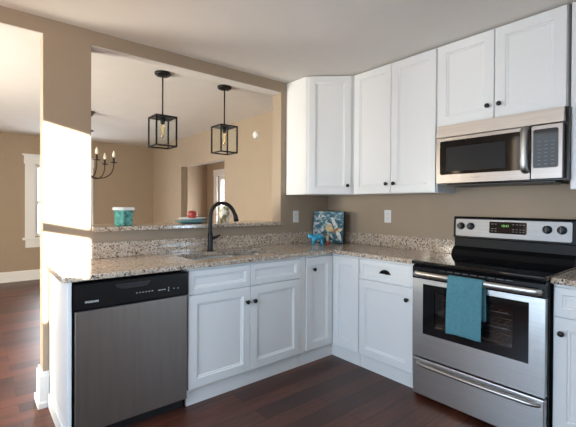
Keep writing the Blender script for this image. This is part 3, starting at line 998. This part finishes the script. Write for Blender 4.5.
# ------------------------------------------------------------------ towel over the oven handle
def towel():
    bm = B()
    wd, n, mm = 0.205, 26, 40
    prof = []                           # (y, z) from the back hem over the bar down to the front hem
    yb, zb = -0.672, 0.838
    for k in range(9): prof.append((-0.6505 - 0.0015 * k / 8, 0.62 + (zb - 0.62) * k / 8))
    for k in range(1, 8):
        a = PI * k / 8
        prof.append((yb + 0.0195 * math.cos(a), zb + 0.0255 * math.sin(a)))
    for k in range(mm): prof.append((yb - 0.0200 - 0.004 * math.sin(k / mm * PI), zb - (zb - 0.505) * k / (mm - 1)))
    rows = []
    for j, (y, z) in enumerate(prof):
        t = max(0, (0.838 - z) / 0.343)
        front = j > 12
        row = []
        for i in range(n + 1):
            s = i / n
            fold = (math.sin(s * 9.0 + 0.6) * 0.0045 + math.sin(s * 21 + 2) * 0.0016) * t if front else 0.0
            x = -wd / 2 + wd * s + (-0.006 * t if front else 0.006)
            zz = z + (0.006 * s * t if front else 0) + (0.003 * math.sin(s * 5) * t if front else 0)
            row.append(bm.verts.new((x, y - abs(fold) if front else y, zz)))
        rows.append(row)
    for a, b in zip(rows, rows[1:]):
        for i in range(n):
            f = bm.faces.new([a[i], a[i + 1], b[i + 1], b[i]])
            f.smooth = True
    bmesh.ops.recalc_face_normals(bm, faces=bm.faces[:])
    bmesh.ops.solidify(bm, geom=bm.faces[:], thickness=0.004)
    for f in bm.faces: f.smooth = True
    return bm


tw = obj('dish_towel', towel(), M['teal_towel'], None, (0, -1.752, 0), (0, 0, -PI / 2))
tag(tw, 'teal terry towel draped over the oven door handle', 'towel')
hm = bx(-0.104, 0.094, -0.6985, -0.6945, 0.525, 0.528, 0.0005)
obj('woven_band', hm, M['teal_towel'], tw)

# ------------------------------------------------------------------ outlets


def outlet(label, loc, rz, kind):
    t = thing('wall_outlet', label, 'outlet', loc, rz, 'white wall plates above the backsplash')
    obj('plate', bx(-0.036, 0.036, -0.007, -0.001, -0.058, 0.058, 0.003), M['plastic_white'], t)
    if kind == 'duplex':
        for s in (-1, 1):
            f = obj('receptacle', prism(B(), rrect(-0.017, 0.017, s * 0.021 - 0.014, s * 0.021 + 0.014, 0.008), 'y', -0.009, -0.0065), M['plastic_white'], t)
            bm = B()
            box(bm, -0.008, -0.0055, -0.0095, -0.0085, s * 0.021 - 0.004, s * 0.021 + 0.006)
            box(bm, 0.0055, 0.008, -0.0095, -0.0085, s * 0.021 - 0.004, s * 0.021 + 0.006)
            obj('slots', bm, M['socket'], f)
    else:
        r_ = obj('rocker_frame', bx(-0.0175, 0.0175, -0.0085, -0.0065, -0.034, 0.034, 0.001), M['plastic_white'], t)
        obj('rocker', bx(-0.0145, 0.0145, -0.012, -0.008, -0.030, 0.030, 0.003), M['plastic_white'], r_)
    obj('screw', lathe(B(), [(0, 0.0), (0.003, 0.0), (0.003, 0.0015), (0, 0.002)], (0, -0.0068, 0.0 if kind == 'duplex' else 0.047), '-y', 10), M['plastic_white'], t)
    return t


outlet('white outlet plate on the sink wall left of the painting', (-0.467, 0, 1.175), 0, 'duplex')
outlet('white outlet plate on the range wall right of the painting', (0, -0.745, 1.190), -PI / 2, 'duplex')

# ------------------------------------------------------------------ painting and figurines in the corner
pd = Vector((0.30, -0.954, 0)).normalized()
pa = math.atan2(pd.y, pd.x)
pt = thing('canvas_painting', 'square teal and white flower painting leaning in the counter corner', 'painting', (-0.206, -0.193, 0.9152), pa)
pt.rotation_euler = (R(-5), 0, pa)
PW, PH = 0.335, 0.315
obj('stretcher', bx(-PW / 2, PW / 2, -0.012, 0.022, 0, PH, 0.002), M['canvas_side'], pt)

def petals(bm, lst, y, mi):
    old = set(bm.faces)
    for px_, pz_, ln, wd, a in lst:
        n = 18
        vs = []
        for k in range(n):
            t = 2 * PI * k / n
            u, v = ln * math.cos(t), wd * math.sin(t) * (1 - 0.35 * math.cos(t))
            vs.append((px_ + u * math.cos(a) - v * math.sin(a), pz_ + u * math.sin(a) + v * math.cos(a)))
        prism(bm, vs, 'y', y, -0.0143)
    for f in bm.faces:
        if f not in old: f.material_index = mi


bm = bx(-PW / 2 + 0.004, PW / 2 - 0.004, -0.0145, -0.0115, 0.004, PH - 0.004)
petals(bm, [(0.055, 0.215, 0.044, 0.017, R(115)), (0.012, 0.185, 0.030, 0.013, R(150)), (0.120, 0.075, 0.060, 0.019, R(-65)), (-0.02, 0.21, 0.018, 0.006, R(60)), (-0.05, 0.26, 0.03, 0.006, R(-10)), (0.085, 0.15, 0.03, 0.012, R(60)), (-0.06, 0.13, 0.025, 0.010, R(80)), (-0.10, 0.27, 0.022, 0.007, R(70)), (-0.115, 0.19, 0.026, 0.007, R(20)), (-0.09, 0.10, 0.02, 0.006, R(-40)), (0.045, 0.065, 0.03, 0.008, R(-50))], -0.0149, 1)
petals(bm, [(0.018, 0.142, 0.046, 0.034, R(-20)), (0.005, 0.085, 0.020, 0.012, R(-70)), (0.130, 0.130, 0.026, 0.014, R(30))], -0.0152, 2)
petals(bm, [(0.090, 0.135, 0.034, 0.014, R(30)), (0.070, 0.110, 0.020, 0.008, R(-60)), (0.048, 0.178, 0.012, 0.006, R(40))], -0.0155, 3)
cv = obj('canvas_print', bm, [M['canvas'], M['petal_white'], M['petal_yellow'], M['petal_rust']], pt)


def skin_mesh(name, verts, edges, radii, mtl, parent=None, loc=None, rot=None, levels=2):
    me = bpy.data.meshes.new(name)
    me.from_pydata(verts, edges, [])
    o = bpy.data.objects.new(name, me)
    COL.objects.link(o)
    sk_ = o.modifiers.new('s', 'SKIN')
    for k, r_ in enumerate(radii):
        me.skin_vertices[0].data[k].radius = (r_, r_) if not isinstance(r_, tuple) else r_
    me.skin_vertices[0].data[0].use_root = True
    sb = o.modifiers.new('d', 'SUBSURF')
    sb.levels = levels
    bpy.context.view_layer.update()
    m2 = bpy.data.meshes.new_from_object(o.evaluated_get(bpy.context.evaluated_depsgraph_get()))
    o.modifiers.clear()
    o.data = m2
    m2.materials.clear()
    m2.materials.append(mtl)
    for f in m2.polygons: f.use_smooth = True
    if parent: o.parent = parent
    if loc: o.location = loc
    if rot: o.rotation_euler = rot
    return o


# little four-legged blue figurine (bull-like: broad back, horned head low at one side)
V_ = [(0.0, 0, 0.070), (0.038, 0, 0.074), (-0.035, 0, 0.072), (-0.058, 0, 0.080), (-0.074, 0, 0.084),
      (0.040, 0.020, 0.040), (0.041, 0.021, 0.007), (0.040, -0.020, 0.040), (0.043, -0.021, 0.007),
      (-0.034, 0.020, 0.040), (-0.032, 0.021, 0.007), (-0.034, -0.020, 0.040), (-0.036, -0.021, 0.007),
      (-0.066, 0.018, 0.098), (-0.066, -0.018, 0.098), (0.058, 0, 0.070), (0.064, 0, 0.046)]
E2 = [(0, 1), (0, 2), (2, 3), (3, 4), (1, 5), (5, 6), (1, 7), (7, 8), (2, 9), (9, 10), (2, 11), (11, 12), (3, 13), (3, 14), (1, 15), (15, 16)]
R2 = [0.026, 0.025, 0.027, 0.019, 0.013, 0.0125, 0.0095, 0.0125, 0.0095, 0.0125, 0.0095, 0.0125, 0.0095, 0.006, 0.006, 0.006, 0.004]
an = skin_mesh('animal_figurine', V_, E2, R2, M['blue_glass'], None, (-0.432, -0.262, 0.9152), (0, 0, R(-32)))
for v in an.data.vertices: v.co *= 1.12
zmin = min(v.co.z for v in an.data.vertices)
an.location.z -= zmin
tag(an, 'small bright blue four-legged animal figurine in front of the painting', 'figurine')

fg = thing('figurine', 'tiny rust and cream ornament at the foot of the painting', 'figurine', (-0.352, -0.325, 0.9150))
obj('foot', lathe(B(), [(0, 0), (0.017, 0), (0.019, 0.006), (0.015, 0.030), (0.010, 0.038), (0, 0.038)]), M['rust'], fg)
obj('neck', lathe(B(), [(0, 0.0382), (0.010, 0.0382), (0.012, 0.055), (0.009, 0.075), (0.010, 0.085), (0, 0.087)]), M['cream'], fg)

# ------------------------------------------------------------------ things on the bar ledge
cn = thing('canister', 'teal glazed six-sided canister with a white lid on the bar ledge', 'canister', (-2.080, 0.110, ZBAR + 0.0005), R(12))


def hexpts(r): return [(r * math.cos(PI / 3 * k), r * math.sin(PI / 3 * k)) for k in range(6)]


bm = B()
rings = [[bm.verts.new((x, y, z)) for x, y in hexpts(r)] for r, z in ((0.066, 0), (0.070, 0.006), (0.076, 0.108), (0.074, 0.112))]
for a, b in zip(rings, rings[1:]):
    for k in range(6): bm.faces.new([a[k], a[(k + 1) % 6], b[(k + 1) % 6], b[k]])
bm.faces.new(rings[0]); bm.faces.new(rings[-1])
bmesh.ops.recalc_face_normals(bm, faces=bm.faces[:])
obj('jar', bm, M['teal_glaze'], cn)
bm = B()
prism(bm, hexpts(0.088), 'z', 0.1125, 0.134)
bmesh.ops.bevel(bm, geom=bm.edges[:], offset=0.004, segments=2, affect='EDGES')
obj('lid', bm, M['white_glaze'], cn)


def plate_prof(r, h): return [(0, 0), (r * 0.55, 0), (r * 0.62, 0.003), (r * 0.97, h - 0.003), (r, h), (r * 0.98, h + 0.002), (r * 0.62, 0.008), (0, 0.006)]


pl = obj('plate', lathe(B(), plate_prof(0.140, 0.020), n=48), M['teal_plate'], None, (-1.530, 0.130, ZBAR + 0.0005))
tag(pl, 'wide teal dinner plate lowest of the stack on the bar ledge', 'plate')
pl2 = obj('plate', lathe(B(), plate_prof(0.116, 0.022), n=48), M['white_glaze'], None, (-1.515, 0.128, ZBAR + 0.0235))
tag(pl2, 'white plate resting on the teal plate under the apple', 'plate')
ap = thing('apple', 'single red apple sitting on the white plate', 'apple', (-1.520, 0.122, ZBAR + 0.0320))
obj('fruit', lathe(B(), [(0, 0.004), (0.013, 0.0), (0.026, 0.005), (0.038, 0.022), (0.042, 0.042), (0.039, 0.060), (0.026, 0.072), (0.012, 0.074), (0.005, 0.069), (0, 0.066)], n=28), M['apple'], ap)
obj('stem', tube(B(), [(0, 0, 0.065), (0.002, 0, 0.075), (0.006, 0.001, 0.084)], 0.0018, 8), M['stem'], ap)

mg = thing('mug', 'white leaf-patterned cup on the bar ledge seen under the faucet arch', 'cup', (-1.195, 0.150, ZBAR + 0.0005))
obj('cup', lathe(B(), [(0, 0), (0.034, 0), (0.037, 0.004), (0.043, 0.06), (0.051, 0.138), (0.052, 0.141), (0.048, 0.141), (0.040, 0.06), (0.033, 0.010), (0, 0.008)], n=36), M['mug'], mg)
obj('handle', tube(B(), smooth_path([(0.045, 0.010, 0.112), (0.074, 0.016, 0.104), (0.080, 0.018, 0.070), (0.062, 0.014, 0.040), (0.042, 0.009, 0.036)], 6), 0.0055, 10), M['white_glaze'], mg)

# ------------------------------------------------------------------ pendant lanterns over the bar


def lantern(label, x, y):
    t = thing('pendant_light', label, 'pendant light', (x, y, CD), 0, 'glass box pendants over the bar')
    obj('canopy', lathe(B(), [(0, 0), (0.069, 0), (0.070, -0.014), (0.062, -0.024), (0.020, -0.030), (0, -0.031)], n=32), M['iron'], t)
    for s in (-1, 1):
        obj('canopy_screw', lathe(B(), [(0, -0.026), (0.005, -0.026), (0.005, -0.037), (0, -0.039)], (s * 0.036, 0, 0), 'z', 10), M['iron'], t)
    s, zt, zb = 0.090, 2.060 - CD, 1.793 - CD
    obj('rod', tube(B(), [(0, 0, -0.026), (0, 0, zt + 0.006)], 0.0065, 12), M['iron'], t)
    bm = B()
    b = 0.006
    for i in (-1, 1):
        for j in (-1, 1):
            box(bm, i * s - b, i * s + b, j * s - b, j * s + b, zb, zt)
    for z in (zb, zt - 2 * b):
        for i in (-1, 1):
            box(bm, i * s - b, i * s + b, -s + b, s - b, z, z + 2 * b)
            box(bm, -s + b, s - b, i * s - b, i * s + b, z, z + 2 * b)
    obj('cage', bm, M['iron'], t)
    obj('top_plate', bx(-s + b, s - b, -s + b, s - b, zt - 0.010, zt - 0.004), M['iron'], t)
    for i in (-1, 1):
        obj('glass_pane', bx(i * s - 0.0015, i * s + 0.0015, -s + b, s - b, zb + 2 * b, zt - 2 * b), M['lantern_glass'], t)
        obj('glass_pane', bx(-s + b, s - b, i * s - 0.0015, i * s + 0.0015, zb + 2 * b, zt - 2 * b), M['lantern_glass'], t)
    obj('socket', lathe(B(), [(0, zt - 0.011), (0.018, zt - 0.011), (0.020, zt - 0.035), (0.017, zt - 0.060), (0, zt - 0.060)], n=20), M['iron'], t)
    bl = obj('bulb', lathe(B(), [(0, zt - 0.061), (0.012, zt - 0.062), (0.016, zt - 0.075), (0.0165, zt - 0.165), (0.012, zt - 0.182), (0, zt - 0.188)], n=20), M['bulb_glass'], t)
    bm = B()
    for k in range(4):
        a = PI / 4 + PI / 2 * k
        tube(bm, [(0.007 * math.cos(a), 0.007 * math.sin(a), zt - 0.075), (0.008 * math.cos(a), 0.008 * math.sin(a), zt - 0.155)], 0.0012, 6)
    obj('filament', bm, M['filament'], bl)
    return t


lantern('black glass-sided box lantern hanging over the bar, nearer to the chandelier', -1.648, 0.447)
lantern('black glass-sided box lantern hanging over the bar, nearer to the wall cabinets', -1.027, 0.432)

# ------------------------------------------------------------------ chandelier in the dining room
chx, chy = -1.828, 2.40
ch = thing('chandelier', 'dark bronze candle-arm chandelier hanging in the dining room', 'chandelier', (chx, chy, CD - 0.04))
obj('canopy', lathe(B(), [(0, 0.0395), (0.082, 0.0395), (0.080, 0.025), (0.034, -0.030), (0.012, -0.036), (0, -0.038)], n=24), M['brown_iron'], ch)
bm = lathe(B(), [(0, -0.036), (0.006, -0.036), (0.006, -0.16), (0.018, -0.175), (0.070, -0.198), (0.018, -0.22), (0.007, -0.235), (0.007, -0.45), (0.016, -0.47), (0.022, -0.55), (0.014, -0.66), (0.026, -0.72), (0.034, -0.755), (0.020, -0.790), (0.008, -0.800), (0.012, -0.815), (0, -0.830)], n=20)
obj('stem', bm, M['brown_iron'], ch)
for k in range(6):
    a = -YAW + R(27 - 12 + 60 * k)
    ca_, sa_ = math.cos(a), math.sin(a)
    pts = [(0.02, -0.755), (0.10, -0.790), (0.19, -0.785), (0.265, -0.735), (0.298, -0.660), (0.302, -0.600)]
    ar = obj('arm', tube(B(), smooth_path([(r_ * ca_, r_ * sa_, z) for r_, z in pts], 6), 0.0065, 10), M['brown_iron'], ch)
    cx_, cy_ = 0.302 * ca_, 0.302 * sa_
    obj('drip_pan', lathe(B(), [(0, -0.602), (0.020, -0.600), (0.046, -0.590), (0.047, -0.586), (0.020, -0.592), (0, -0.594)], (cx_, cy_, 0), 'z', 20), M['brown_iron'], ar)
    obj('candle', lathe(B(), [(0, -0.592), (0.013, -0.592), (0.013, -0.525), (0, -0.523)], (cx_, cy_, 0), 'z', 14), M['brown_iron'], ar)
    obj('bulb', lathe(B(), [(0, -0.5225), (0.011, -0.5225), (0.019, -0.500), (0.016, -0.475), (0.006, -0.445), (0, -0.430)], (cx_, cy_, 0), 'z', 14), M['frost'], ar)
